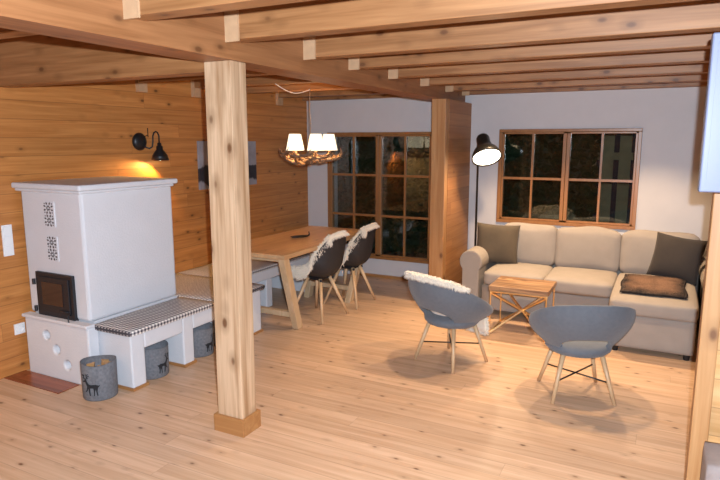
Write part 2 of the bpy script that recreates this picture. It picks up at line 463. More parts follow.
def window(name, W, rows):
    x0, x1, z0, z1 = W; f = .036
    o = bpy.data.objects.new(name, None); o.location = ((x0+x1)/2, YB, z0); link(o); o['kind'] = 'structure'
    ox, oz = (x0+x1)/2, z0; w = (x1-x0)/2; h = z1-z0
    bm = bmesh.new(); ya, yb = -.02, .10
    box(bm, -w, w, ya, yb, 0, f); box(bm, -w, w, ya, yb, h-.032, h); box(bm, -w, -w+f, ya, yb, f, h-.032); box(bm, w-f, w, ya, yb, f, h-.032)
    obj('window_frame', bm, M['window_wood'], o, bevel=.004)
    for s in (-1, 1):
        xa, xb = (-w+f, -.002) if s < 0 else (.002, w-f)
        s_ = .042; bm = bmesh.new(); y_a, y_b = -.008, .05
        za, zb = f+.002, h-.034
        box(bm, xa, xb, y_a, y_b, za, za+.022); box(bm, xa, xb, y_a, y_b, zb-.018, zb)
        xi, xo = (xa, xb)
        wi = .022 if s < 0 else .036; wo = .036 if s < 0 else .022
        box(bm, xa, xa+wi, y_a, y_b, za, zb); box(bm, xb-wo, xb, y_a, y_b, za, zb)
        ca = obj('casement', bm, M['window_wood'], o, bevel=.003)
        xm = (xa+wi+xb-wo)/2
        bm = bmesh.new(); box(bm, xm-.011, xm+.011, .002, .04, za, zb)
        for r in rows: box(bm, xa, xb, .004, .038, r-z0-.013, r-z0+.013)
        obj('muntin', bm, M['window_wood'], ca)
        obj('pane', B(xa+.005, xb-.005, .022, .026, za, zb), M['glass'], ca)
    return o
window('window_1', W1, (1.287, .783))
window('window_2', W2, (1.30,))

# main beam, cross beam, joists
JY = [1.27, 1.88, 2.53, 3.28, 3.88, 4.57, 5.29, 6.00, 6.56]
o = thing('ceiling_beam', (-2.17, YN, 2.125), 0, 'long spruce main beam running from above the near post to the far wall', 'beam')
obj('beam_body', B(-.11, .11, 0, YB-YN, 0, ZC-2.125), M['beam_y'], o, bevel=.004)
o = thing('ceiling_beam', ((XL-2.28)/2, 2.60, 2.075), 0, 'short heavy crossbeam from the left wall to the near post', 'beam')
obj('beam_body', B(-.96, .96, 0, .13, 0, .325), M['joist'], o, bevel=.004)
# right joists: from main beam towards the right
def joist(nm, y, x0, x1, ends, label, group, h=.183, t=.11):
    if y > 6.5: t = .118
    o = thing('ceiling_joist', ((x0+x1)/2, y, ZC-h), 0, label, 'beam', group)
    w = (x1-x0)/2
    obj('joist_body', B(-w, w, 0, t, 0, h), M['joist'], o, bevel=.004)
    for e in ends:
        if e == 'L': obj('end_block', B(-w-.0, -w+.085, -.012, .0, -.012, h), M['endgrain'], o)
        if e == 'W': obj('end_block', B(-w, -w+.035, -.012, .09, -.085, h), M['endgrain'], o)
    return o
words = {1.27: 'nearest one, crossing the top edge of the picture', 1.88: 'meeting the main beam left of the near post', 2.53: 'meeting the main beam beside the near post top', 3.28: 'sixth counted from the window wall',
         3.88: 'fifth counted from the window wall', 4.57: 'fourth counted from the window wall', 5.29: 'third counted from the window wall', 6.00: 'second counted from the window wall', 6.56: 'lying against the window wall'}
for i, y in enumerate(JY):
    joist('j', y, -2.06, XR, 'L', 'spruce joist over the sofa side, ' + words.get(y, 'behind the camera'), 'joists right of the main beam')
wordsl = {3.28: 'hidden just behind the crossbeam', 3.88: 'first seen behind the crossbeam above the wall lamp', 4.57: 'just left of the near post top', 5.29: 'glowing above the antler chandelier, nearer one', 6.00: 'glowing behind the chandelier cable, farther one', 6.56: 'lying against the window wall', 1.88: 'in front of the crossbeam at the left edge'}
for i, y in enumerate(JY):
    if y in (2.53, 1.27): continue
    joist('j', y, XL, -2.28, 'W' if 3.5 < y < 6.3 else '', 'spruce ceiling joist over the stove side, ' + wordsl.get(y, 'behind the camera'), 'joists left of the main beam')

# near post
o = thing('wooden_post', (-2.168, 2.642, 0), 0, 'square pale spruce post with wooden plinth standing free in the room', 'post')
obj('post_shaft', B(-.09, .09, -.066, .066, .0, 2.125), M['post'], o, bevel=.004)
bm = bmesh.new()
box(bm, -.109, .109, -.085, -.0665, 0, .105); box(bm, -.109, .109, .0665, .085, 0, .105); box(bm, -.109, -.0905, -.0665, .0665, 0, .105); box(bm, .0905, .109, -.0665, .0665, 0, .105)
obj('plinth', bm, M['kick'], o, bevel=.002)
# far post and wall stub
o = thing('wooden_post', (-2.06, 5.80, 0), 0, 'square spruce post at the end of the short log wall beside the sofa', 'post')
obj('post_shaft', B(-.075, .075, 0, .10, 0, 2.125), M['post_far'], o, bevel=.004)
bm = bmesh.new(); box(bm, -2.125, -1.983, 5.902, YB, 0, 2.125)
struct('wall_stub', bm, M['stub'])
# right post with boarded partition
o = thing('wooden_post', (.225, 2.90, 0), 0, 'narrow spruce post at the right edge of the picture', 'post')
obj('post_shaft', B(-.028, .042, 0, .10, 0, ZC-.19), M['post_far'], o, bevel=.004)
struct('wall_partition', B(.268, XR, 2.93, 3.0, 0, ZC-.19), M['wallwood_x'])
o = thing('white_panel', (.132, 2.74, 1.50), math.radians(4), 'flat white panel mounted high on the post at the upper right edge', 'panel')
obj('panel_body', B(.0, .36, 0, .05, 0, .615), M['whitelaq'], o, bevel=.006)
obj('mounting_bracket', B(.085, .125, .052, .150, .2, .45), M['iron'], o)
obj('front_frame', B(.022, .34, -.004, .0, .03, .585), M['whitelaq'], o)
o = thing('upholstered_block', (.26, 2.6, 0), 0, 'grey fabric covered block at the lower right corner against the post', 'box')
bm = bmesh.new(); cushion(bm, .6, .24, .41, puff=.004, r=.012, mat=Matrix.Translation((.285, .13, .205)))
obj('block_body', bm, M['greybox'], o, smooth=True)

# ------------------------------------------------------------------ tiled stove
st = thing('masonry_stove', (-3.80, 3.1, 0), 0, 'white plastered masonry stove with black iron door against the wooden wall', 'stove')
ox, oy = -3.80, 3.1
def L_(x, y, z): return (x-ox, y-oy, z)
bm = bmesh.new(); box(bm, -4.125-ox, -3.485-ox, 2.70-oy, 3.54-oy, .455, 1.36)
obj('stove_body', bm, M['plaster'], st, bevel=.02)
bm = bmesh.new()
prof = [(-.003, 1.345), (.012, 1.352), (.04, 1.375), (.055, 1.39), (.055, 1.415), (.045, 1.43), (-.003, 1.435)]
# moulded mantel: stacked rounded slab
def slab(e, za, zb): box(bm, -4.169-ox, -3.485-ox+e, 2.70-oy-e, 3.54-oy+e, za, zb)
slab(.014, 1.350, 1.372); slab(.036, 1.372, 1.412)
obj('mantel', bm, M['plaster'], st, bevel=.014)
# base with three round vent holes
bm = bmesh.new(); box(bm, -4.125-ox, -3.445-ox, 2.645-oy, 2.735-oy, 0, .430)
base = obj('stove_base', bm, M['plaster'], st)
bmc = bmesh.new()
for (hx, hz) in ((-3.89, .320), (-3.79, .225), (-3.685, .125)):
    lathe(bmc, [(0, -.06), (.034, -.06), (.034, .06), (0, .06)], 24, Matrix.Translation((hx-ox, 2.645-oy, hz)) @ Matrix.Rotation(PI/2, 4, 'X'))
bmesh.ops.recalc_face_normals(bmc, faces=bmc.faces)
mc = bpy.data.meshes.new('cut'); bmc.to_mesh(mc); bmc.free()
oc = bpy.data.objects.new('cut', mc); COL.objects.link(oc); oc.parent = st
md = base.modifiers.new('b', 'BOOLEAN'); md.object = oc; md.operation = 'DIFFERENCE'; md.solver = 'EXACT'
bpy.context.view_layer.update()
dg = bpy.context.evaluated_depsgraph_get()
me2 = bpy.data.meshes.new_from_object(base.evaluated_get(dg)); base.modifiers.clear(); base.data = me2
bpy.data.objects.remove(oc); bpy.data.meshes.remove(mc)
md = base.modifiers.new('bevel', 'BEVEL'); md.width = .012; md.segments = 2; md.limit_method = 'ANGLE'; md.angle_limit = 1.2
bm = bmesh.new(); box(bm, -4.130-ox, -3.432-ox, 2.625-oy, 2.6995-oy, .430, .4545)
obj('ledge', bm, M['plaster'], st, bevel=.008)
obj('stove_plinth', B(-4.125-ox, -3.487-ox, 2.7355-oy, 3.535-oy, 0, .4545), M['plaster'], st)
# vent grilles
def grille(x0, x1, z0, z1):
    yy = 2.70-oy
    g = obj('vent_grille', B(x0-ox, x1-ox, yy-.006, yy+.002, z0, z1), M['plaster'], st)
    bm = bmesh.new(); nz_ = 2; hh = (z1-z0)/nz_; w = (x1-x0)
    for k in range(nz_):
        cx, cz = (x0+x1)/2-ox, z0+hh*(k+.5)
        for a in range(8):
            ang = a*PI/4 + (PI/8 if k else PI/8)
            c, s = math.cos(ang), math.sin(ang)
            for r0, r1, wd in ((.006, .024, .009), (.026, .050, .016)):
                pts = [(r0, 0), ((r0+r1)/2, wd/2), (r1, 0), ((r0+r1)/2, -wd/2)]
                prism(bm, [(cx+(u*c-v*s)*w/.105, cz+(u*s+v*c)*hh/.095) for u, v in pts], lambda u, v, t: (u, t, v), yy-.0085, yy-.005)
        for a in range(4):
            c, s = math.cos(a*PI/2+PI/4), math.sin(a*PI/2+PI/4)
            px, pz = cx+c*.050*w/.105, cz+s*.048*hh/.095
            prism(bm, [(px-.005, pz), (px, pz+.006), (px+.005, pz), (px, pz-.006)], lambda u, v, t: (u, t, v), yy-.0085, yy-.005)
    p = obj('vent_opening_shade', bm, M['ventgrey'], g); p['label'] = 'dark grey shapes painting the shade of the grille openings'  # solid shapes on the plate; shade of the holes is put into their grey
M['ventgrey'] = plain('vent_shadow_grey', (.10, .085, .085), .8)
grille(-3.875, -3.76, 1.11, 1.285); grille(-3.87, -3.755, .867, 1.042)
# iron door
yy = 2.70-oy
door = obj('fire_door', B(-4.005-ox, -3.61-ox, yy-.022, yy+.01, .448, .775), M['iron'], st, bevel=.004)
bm = bmesh.new(); box(bm, -3.97-ox, -3.645-ox, yy-.032, yy-.0225, .485, .745)
obj('door_leaf', bm, M['iron'], door, bevel=.004)
obj('door_glass', B(-3.925-ox, -3.705-ox, yy-.036, yy-.0325, .545, .71), M['ironglass'], door)
for z in (.50, .70):
    bm = bmesh.new(); tube(bm, [(-4.015-ox, yy-.03, z-.02), (-4.015-ox, yy-.03, z+.02)], .012)
    obj('hinge', bm, M['iron'], door)
bm = bmesh.new(); tube(bm, [(-3.63-ox, yy-.04, .50), (-3.63-ox, yy-.06, .50), (-3.622-ox, yy-.065, .46), (-3.615-ox, yy-.06, .435)], [.006, .006, .005, .004], 8)
tube(bm, [(-3.73-ox, yy-.04, .515), (-3.65-ox, yy-.04, .515)], .006, 8)
obj('door_handle', bm, M['iron'], door, smooth=True)

o = tag(obj('hearth_plate', B(-.345, .25, -.04, .125, 0, .006), M['hearth'], loc=(-3.82, 2.515, 0)), 'red-brown hearth plate on the floor in front of the stove', 'hearth plate')

# ------------------------------------------------------------------ plastered benches
def bench_front(bm, plane, a0, a1, z1, arches, th, horizontal='y', back=0):
    """front wall of a bench: plane = x of the face, spans a0..a1 with arched openings (a, b, h)"""
    cur = a0
    for (a, b, h) in arches:
        box(bm, plane-th, plane, cur, a, 0, z1)
        box(bm, plane-th, plane, a, b, h, z1)
        cur = b
    box(bm, plane-th, plane, cur, a1, 0, z1)
bx = -3.15
o = thing('plaster_bench', (-3.4, 3.5, 0), 0, 'white plastered bench with square openings running from the stove past the near post', 'bench')
def T(bm, dx, dy):
    for v in bm.verts: v.co.x -= dx; v.co.y -= dy
    return bm
bm = bmesh.new()
# side wall facing the room, with piers going back under the seat
piers = [(2.745, 2.865), (3.24, 3.35), (3.72, 3.83), (4.08, 4.22)]
for a, b in piers: box(bm, -3.475 if a < 3.4 else -3.50, bx, a, b, 0, .40)
for (a, b) in ((2.865, 3.24), (3.35, 3.72), (3.83, 4.08)): box(bm, -3.475, bx, a, b, .272, .40)
box(bm, -3.5, -3.475, 3.545, 4.22, 0, .40)
obj('bench_body', T(bm, -3.4, 3.5), M['plaster'], o, bevel=.010)
for a, b in piers:
    bm = bmesh.new(); box(bm, -3.375, bx+.012, a-.012, b+.010, 0, .020); obj('skirting', T(bm, -3.4, 3.5), M['kick'], o)

o = thing('plaster_bench', (-3.85, 4.0, 0), 0, 'white plastered corner bench block behind the stove and the near post', 'bench')
bm = bmesh.new(); box(bm, -4.168, -3.505, 3.545, 4.22, 0, .40)
obj('bench_body', T(bm, -3.85, 4.0), M['plaster'], o, bevel=.01)
o = thing('plaster_bench', (-3.85, 5.4, 0), 0, 'white plastered wall bench with openings behind the dining table', 'bench')
bm = bmesh.new()
fx = -3.55
box(bm, -4.168, fx, 4.225, YB-.04, .30, .40)
for a, b in ((4.225, 4.30), (4.86, 4.96), (5.60, 5.70), (6.50, 6.63)): box(bm, -4.168, fx, a, b, 0, .30)
obj('bench_body', T(bm, -3.85, 5.4), M['plaster'], o, bevel=.01)

def seatpad(x0, x1, y0, y1, label):
    cx, cy = (x0+x1)/2, (y0+y1)/2
    bm = bmesh.new(); cushion(bm, x1-x0, y1-y0, .04, puff=.002, r=.010, n=8, mat=Matrix.Translation((0, 0, .0215)))
    o = obj('seat_pad', bm, M['gingham'], smooth=True, loc=(cx, cy, .40))
    return tag(o, label, 'seat cushion', 'gingham seat pads on the plastered benches')
seatpad(-3.480, bx+.05, 2.705, 3.572, 'long gingham seat pad on the bench beside the stove')
seatpad(-4.16, bx+.05, 3.585, 4.225, 'wide gingham seat pad on the bench between stove and dining table')
seatpad(-4.16, -3.54, 4.235, 6.60, 'long gingham seat pad on the wall bench behind the table')

# ------------------------------------------------------------------ felt baskets with stag print
STAG = [ # polygons in a 1 x 1 field (u right, v up)
 [(.18,.46),(.30,.52),(.50,.50),(.62,.54),(.66,.46),(.62,.36),(.45,.36),(.28,.36),(.20,.38)],
 [(.60,.52),(.70,.68),(.77,.66),(.68,.44)],
 [(.68,.66),(.72,.74),(.80,.70),(.90,.64),(.89,.60),(.78,.62)],
 [(.20,.42),(.24,.20),(.22,.02),(.26,.02),(.29,.20),(.32,.40)],
 [(.28,.40),(.34,.20),(.36,.02),(.40,.02),(.38,.22),(.40,.40)],
 [(.54,.40),(.55,.20),(.53,.02),(.57,.02),(.60,.20),(.61,.40)],
 [(.60,.40),(.66,.24),(.76,.16),(.77,.20),(.70,.27),(.67,.44)],
 [(.14,.50),(.20,.46),(.19,.40),(.15,.44)],
 [(.71,.72),(.66,.84),(.70,.98),(.72,.97),(.69,.84),(.74,.73)],
 [(.67,.84),(.56,.90),(.55,.93),(.68,.87)], [(.69,.90),(.60,.98),(.61,1.),(.70,.93)], [(.68,.79),(.60,.80),(.60,.82),(.68,.82)],
 [(.74,.72),(.82,.82),(.88,.96),(.90,.95),(.84,.80),(.76,.71)],
 [(.83,.83),(.80,.94),(.82,.95),(.85,.85)], [(.86,.88),(.96,.92),(.96,.90),(.86,.86)], [(.80,.78),(.92,.80),(.92,.78),(.80,.76)],
]
def basket(loc, rz, r, h, label, logs=False, flip=False):
    o = thing('felt_basket', loc, rz, label, 'basket', 'grey felt baskets with stag prints')
    bm = bmesh.new()
    prof = [(0, 0), (r*.95, 0), (r*.99, .01), (r, h*.5), (r*1.01, h), (r*.96, h+.002), (r*.94, h*.5), (r*.92, .012), (0, .012)]
    lathe(bm, prof, 40)
    for v in bm.verts:
        a = math.atan2(v.co.y, v.co.x)
        if v.co.z > h*.8: v.co.z += .006*math.sin(2*a+1)
    obj('basket_body', bm, M['felt'], o, smooth=True)
    bm = bmesh.new(); s = h*.62; z0 = h*.16
    for poly in STAG:
        n = len(poly); dense = []
        for k in range(n):
            a, b = poly[k], poly[(k+1) % n]
            dense += [(a[0]+(b[0]-a[0])*t/3, a[1]+(b[1]-a[1])*t/3) for t in range(3)]
        def P(u, v, rr):
            if flip: u = 1-u
            a = -PI/2 + (u-.5)*s/r
            return (rr*math.cos(a), rr*math.sin(a), z0+v*s)
        va = [bm.verts.new(P(u, v, r*1.008+.0005)) for u, v in dense]; vb = [bm.verts.new(P(u, v, r*1.008+.003)) for u, v in dense]
        m_ = len(dense)
        bm.faces.new(vb); bm.faces.new(va[::-1])
        for k in range(m_): bm.faces.new((va[k], va[(k+1) % m_], vb[(k+1) % m_], vb[k]))
    p = obj('stag_print', bm, M['feltdark'], o); p['label'] = 'black leaping stag silhouette'
    if logs:
        for k, (x, y, a) in enumerate(((-.042, -.02, .3), (.03, .035, -.2), (.045, -.04, .9), (-.02, .055, 1.5))):
            bm = bmesh.new(); prism(bm, [(-.026, -.02), (.028, -.018), (.004, .028)], lambda u, v, w: (u, v, w), .0, h*.86)
            lg = obj('firewood_log', bm, M['log'], loc=(loc[0]+x, loc[1]+y, loc[2]+.013)); lg.rotation_euler = (0, 0, a)
            tag(lg, 'split firewood log standing in the front felt basket beside the stove', 'log', 'firewood in the front felt basket')
    return o
basket((-3.30, 2.598, 0), math.radians(22), .112, .248, 'grey felt basket with a stag print standing in front of the stove, filled with wood', True, True)
basket((-3.265, 3.03, 0), math.radians(88), .118, .225, 'grey felt basket in the first opening of the white bench', False, False)
basket((-3.265, 3.53, 0), math.radians(90), .118, .225, 'grey felt basket in the second opening, next to the near post', False, False)

# ------------------------------------------------------------------ things on the left wall
def wall_plate(name, y, z, w, h, label, cat):
    o = thing(name, (XL, y, z), 0, label, cat)
    obj('cover_plate', B(.0005, .012, -w/2, w/2, -h/2, h/2), M['whiteplastic'], o, bevel=.002)
    return o
o = wall_plate('light_switch', 2.60, 1.00, .075, .225, 'tall white light switch plate on the wooden wall left of the stove', 'light switch')
for k in (-1, 0, 1): obj('rocker', B(.0125, .018, -.028, .028, k*.071-.03, k*.071+.03), M['whiteplastic'], o, bevel=.002)
o = wall_plate('wall_socket', 2.625, .335, .08, .08, 'white square wall socket low on the wooden wall left of the stove', 'socket')
bm = bmesh.new(); lathe(bm, [(.026, 0), (.026, .006), (.021, .006), (.019, -.0), (0, 0)], 24, Matrix.Translation((.0125, 0, 0)) @ Matrix.Rotation(PI/2, 4, 'Y'))
obj('socket_ring', bm, M['whiteplastic'], o)

o = thing('wall_picture', (XL, 5.08, 1.46), 0, 'black and white landscape picture on the wooden wall behind the near post', 'picture')
obj('picture_canvas', B(.001, .022, -.475, .465, -.24, .245), M['print'], o)

# wall lamp above the stove
o = thing('wall_lamp', (XL, 3.87, 1.70), 0, 'black metal wall lamp with curved arm above the stove', 'lamp')
bm = bmesh.new(); lathe(bm, [(0, 0), (.078, 0), (.078, .012), (.06, .03), (.02, .045), (0, .045)], 28, Matrix.Rotation(PI/2, 4, 'Y'))
obj('wall_rose', bm, M['blackmetal'], o, smooth=True)
bm = bmesh.new()
pts = [(.03, .01, -.01), (.05, .03, -.05), (.07, .05, -.06), (.085, .07, -.045), (.09, .075, 0), (.09, .078, .05), (.095, .088, .08), (.10, .105, .09), (.105, .122, .08), (.11, .13, .05), (.11, .13, -.02)]
tube(bm, pts, .007, 10); obj('lamp_arm', bm, M['blackmetal'], o, smooth=True)
bm = bmesh.new(); tube(bm, [(.05, .06, .04), (.05, .06, .12)], .004, 8); tube(bm, [(.03, .0, .03), (.05, .06, .06)], .004, 8); obj('pull_switch', bm, M['blackmetal'], o)
bm = bmesh.new(); mt = Matrix.Translation((.11, .13, -.165)) @ Matrix.Scale(.78, 4)
lathe(bm, [(0, .20), (.022, .20), (.024, .165), (.036, .16), (.038, .12), (.052, .105), (.085, .055), (.10, .0), (.096, .0), (.08, .053), (.046, .10), (.0, .112)], 32, mt)
sh = obj('lamp_shade', bm, M['blackmetal'], o, smooth=True)
bm = bmesh.new(); lathe(bm, [(0, -.005), (.02, .0), (.03, .025), (.022, .055), (.012, .09), (0, .09)], 16, mt); obj('bulb', bm, M['bulb'], o, smooth=True)
light('SPOT', (.11, .13, -.18), 13, (1., .52, .14), .02, o, (math.radians(-28), 0, 0), math.radians(150), .4)

# ------------------------------------------------------------------ dining table
tb = thing('dining_table', (-3.2, 4.95, 0), 0, 'long oak dining table with slanted legs in front of the window', 'table')
bm = bmesh.new(); box(bm, -.39, .39, -.84, .84, .705, .745)
obj('tabletop', bm, M['oak'], tb, bevel=.004)
def slant(bm, a, b, w, d):
    a, b = Vector(a), Vector(b)
    v = []
    for p in (a, b):
        for sx, sy in ((-1, -1), (1, -1), (1, 1), (-1, 1)): v.append(bm.verts.new((p.x+sx*w/2, p.y+sy*d/2, p.z)))
    bm.faces.new(v[:4]); bm.faces.new(v[4:])
    for k in range(4): bm.faces.new((v[k], v[(k+1) % 4], v[4+(k+1) % 4], v[4+k]))
for sx in (-1, 1):
    for sy in (-1, 1):
        bm = bmesh.new(); xt, xf = (.345, .29) if sx > 0 else (.26, .22); slant(bm, (sx*xt, sy*.79, .705), (sx*xf, sy*.50, 0), .065, .085)
        obj('leg', bm, M['oakleg'], tb, bevel=.005)
for sy in (-1, 1):
    bm = bmesh.new(); box(bm, -.20, .27, sy*.56-.03, sy*.56+.03, .12, .17); obj('stretcher', bm, M['oakleg'], tb, bevel=.004)
for sy in (-1, 1): obj('table_apron', B(-.23, .31, sy*.69-.02, sy*.69+.02, .655, .704), M['oakleg'], tb)

o = thing('table_ornament', (-3.235, 5.02, .7455), math.radians(60), 'small dark dish with an upright handle lying on the dining table', 'ornament')
bm = bmesh.new(); lathe(bm, [(0, 0), (.05, 0), (.065, .012), (.062, .014), (.045, .004), (0, .004)], 24)
for v in bm.verts: v.co.x *= 1.7; v.co.y *= .6
obj('dish', bm, M['iron'], o, smooth=True)
bm = bmesh.new(); tube(bm, [(.09, 0, .008), (.105, 0, .02), (.10, 0, .05)], [.008, .008, .005], 8); obj('handle', bm, M['iron'], o, smooth=True)

# dining chairs ------------------------------------------------------
PS = [0, .12, .30, .48, .60, .72, .86, 1.]
def cr(t, ys):
    """catmull-rom over PS knots"""
    for i in range(len(PS)-1):
        if t <= PS[i+1] or i == len(PS)-2:
            k = (t-PS[i])/(PS[i+1]-PS[i]); k = max(0, min(1.2, k))
            p0 = ys[max(i-1, 0)]; p1 = ys[i]; p2 = ys[i+1]; p3 = ys[min(i+2, len(ys)-1)]
            return .5*((2*p1)+(-p0+p2)*k+(2*p0-5*p1+4*p2-p3)*k*k+(-p0+3*p1-3*p2+p3)*k**3)
def dshell(u, v, lift=0.):
    t = 2*v-1
    y = cr(u, [.235, .205, .07, -.08, -.175, -.215, -.245, -.275])
    z = cr(u, [.425, .450, .440, .425, .475, .575, .72, .845])
    w = cr(u, [.165, .205, .225, .235, .235, .225, .20, .135])
    cz = cr(u, [.015, .03, .06, .13, .15, .07, .0, -.025])
    cy = cr(u, [-.02, 0, .0, .02, .06, .10, .085, .05])
    a = abs(t)
    return Vector((t*w*(1-.04*a), y + cy*a**2.4, z + cz*a**2.6))
def make_dining_chair(loc, rz, label):
    o = thing('dining_chair', loc, rz, label, 'chair', 'dark shell chairs along the dining table')
    bm = bmesh.new(); sheet(bm, lambda u, v: dshell(u, v), 26, 18, .016)
    obj('seat_shell', bm, M['blackshell'], o, smooth=True)
    bm = bmesh.new(); tube(bm, [(-.10, -.10, .385), (.10, .10, .385)], .012, 8); tube(bm, [(-.10, .10, .385), (.10, -.10, .385)], .012, 8)
    box(bm, -.07, .07, -.07, .07, .378, .412)
    obj('under_frame', bm, M['blackmetal'], o)
    for sx in (-1, 1):
        for sy in (-1, 1):
            bm = bmesh.new(); tube(bm, [(sx*.075, sy*.075, .395), (sx*.215, sy*.20, 0)], [.019, .012], 12)
            obj('leg', bm, M['beech'], o, smooth=True)
    return o
make_dining_chair((-2.93, 4.87, 0), math.radians(84), 'dark grey shell chair with wooden legs, nearer of the two at the table')
make_dining_chair((-2.90, 5.46, 0), math.radians(90), 'dark grey shell chair with wooden legs, farther of the two near the window')

def place_fur(name, bm, loc, rz, label, cat, mat, group=None):
    o = obj(name, bm, mat, smooth=True, loc=loc); o.rotation_euler = (0, 0, rz)
    return tag(o, label, cat, group)
def dfur(u, v):
    # pelt lies on the inner side of the shell, hangs over the near side edge and folds over the upper edge
    s = .04 + u*1.04
    wob = .05*math.sin(u*9+1) + .03*math.sin(u*17)
    vv = lerp(-.30-wob-(.10 if .25 < u < .8 else 0), .86+wob, v)
    e = 1e-3; sc = min(1-e, s); vc = max(.0, min(.98, vv))
    p = dshell(sc, vc)
    du = dshell(sc+e, vc)-dshell(sc-e, vc); v2 = min(1-e, max(e, vc)); dv = dshell(sc, v2+e)-dshell(sc, v2-e); n = du.cross(dv); n.normalize()
    p = p + n*.016
    if vv < 0:
        q = min(1, -vv/.36)
        p += Vector((-.030*min(1, q*2.5), .012*q, .012*math.sin(min(1, q*2.5)*PI)-.13*max(0, q-.2)))
    if s > 1:
        k = (s-1)/.08; p += Vector((0, -.045*k, .012*math.sin(k*PI)))
    return p
def dn(u, v): return dfur(u, v)
for (loc, rz, lab, sd) in (((-2.93, 4.87, 0), math.radians(84), 'cream sheepskin draped over the nearer dark dining chair', 3), ((-2.90, 5.46, 0), math.radians(90), 'cream sheepskin draped over the farther dark dining chair', 4)):
    place_fur('sheepskin', fur_mesh(dn, 30, 18, .010, 5500, .034, .004, seed=sd), loc, rz, lab, 'sheepskin', M['wool'], 'cream sheepskins on the chairs')

# ------------------------------------------------------------------ antler chandelier
ch = thing('antler_chandelier', (-3.16, 5.12, 1.50), 0, 'antler chandelier with cream lamp shades hanging over the dining table', 'chandelier')
rc = random.Random(5)
for k in range(8):
    a0 = k*PI/4 + .2
    bm = bmesh.new(); pts = []; rad = []
    for i in range(13):
        t = i/12; a = a0 + t*1.25
        r = .08 + .225*math.sin(min(1, t*1.15)*PI/2)+.012*math.sin(t*9+k); z = -.005 + .02*math.sin(t*PI*2+k) + .125*t**1.6
        pts.append((r*math.cos(a), r*math.sin(a), z)); rad.append(.017*(1-t)**.7+.004)
    tube(bm, pts, rad, 8)
    for i, (dr, da, dz) in ((2, (.10, -.08, .035)), (4, (.07, -.13, .06)), (6, (.04, -.13, .075)), (8, (.0, .10, .07)), (9, (.01, -.12, .02))):
        p = Vector(pts[i]); a = math.atan2(p.y, p.x)
        out = Vector((math.cos(a), math.sin(a), 0)); tan = Vector((-out.y, out.x, 0))
        q = p + out*dr*.8 + tan*da + Vector((0, 0, dz)); m_ = p + (q-p)*.5 + Vector((0, 0, -.02)) + out*.012
        tube(bm, [p, m_, q], [.009, .0075, .002], 6)
    obj('antler', bm, M['antler'], ch, smooth=True)
bm = bmesh.new(); lathe(bm, [(0, -.03), (.012, -.025), (.022, -.01), (.03, .01), (.05, .03), (.02, .06), (.012, .10), (.010, .20), (0, .21)], 20)
obj('hub', bm, M['antler'], ch, smooth=True)
for k in range(5):
    a = k*PI*2/5 + math.radians(174); x, y = .185*math.cos(a), .185*math.sin(a)
    bm = bmesh.new(); tube(bm, [(x*.2, y*.2, .06), (x*.6, y*.6, .05), (x, y, .08), (x, y, .15)], [.006, .006, .009, .011], 8); obj('candle_arm', bm, M['antler'], ch, smooth=True)
    bm = bmesh.new(); lathe(bm, [(.086, .115), (.054, .275), (.0525, .275), (.0845, .115)], 28, Matrix.Translation((x, y, 0)), close=True)
    s_ = obj('lamp_shade', bm, M['shade'], ch, smooth=True)
    light('POINT', (x, y, .20), 4.2, (1., .58, .24), .03, s_)
hook = [(0, 0, .20), (0, 0, .5), (0, .0, .70)]
bm = bmesh.new(); tube(bm, [(0, 0, .20), (.003, 0, .35), (-.003, 0, .5), (0, .0, .717)], .0045, 6)
obj('hanging_chain', bm, M['cable'], ch)
bm = bmesh.new()
A = Vector((0, 0, .705)); Bp = Vector((-.02, -.55, .715)); pts = []
for i in range(13):
    t = i/12; p = A.lerp(Bp, t); p.z -= .055*math.sin(PI*t); pts.append(p)
tube(bm, pts, .004, 6); obj('power_cable', bm, M['whiteplastic'], ch)

# ------------------------------------------------------------------ sofa with chaise
sf = thing('corner_sofa', (-.6, 6.1, 0), 0, 'beige fabric three seat sofa with a chaise at its right end', 'sofa')
sx0, sy0 = -.6, 6.1
def S(x, y, z=0): return (x-sx0, y-sy0, z)
bm = bmesh.new(); cushion(bm, 2.06-.32, .92, .26, puff=.004, r=.02, mat=Matrix.Translation(S(-.66, 6.13, .175)))
obj('sofa_base', bm, M['linen'], sf, smooth=True)
bm = bmesh.new(); cushion(bm, .615, .58, .285, puff=.006, r=.02, mat=Matrix.Translation(S(.012, 5.392, .185)))
obj('chaise_base', bm, M['linen'], sf, smooth=True)
bm = bmesh.new(); cushion(bm, 2.1, .2, .60, puff=.004, r=.04, mat=Matrix.Translation(S(-.60, 6.53, .42)))
obj('sofa_back', bm, M['linen'], sf, smooth=True)
for i, (xa, xb, ya) in enumerate(((-1.50, -.93, 5.60), (-.925, -.325, 5.58), (-.315, .325, 5.075))):
    yb = 6.22
    bm = bmesh.new(); cushion(bm, xb-xa, yb-ya, .135, puff=.022, r=.035, n=12, mat=Matrix.Translation(S((xa+xb)/2, (ya+yb)/2, .382)))
    obj('seat_cushion', bm, M['linen'], sf, smooth=True)
for i, (xa, xb) in enumerate(((-1.47, -.925), (-.92, -.32), (-.31, .35))):
    bm = bmesh.new(); cushion(bm, xb-xa, .19, .40, puff=.032, r=.045, n=12, mat=Matrix.Translation(S((xa+xb)/2, 6.27, .63)) @ Matrix.Rotation(math.radians(-10), 4, 'X'))
    for v in bm.verts: v.co.z += .008*math.sin(v.co.x*14+i)
    obj('back_cushion', bm, M['linen'], sf, smooth=True)
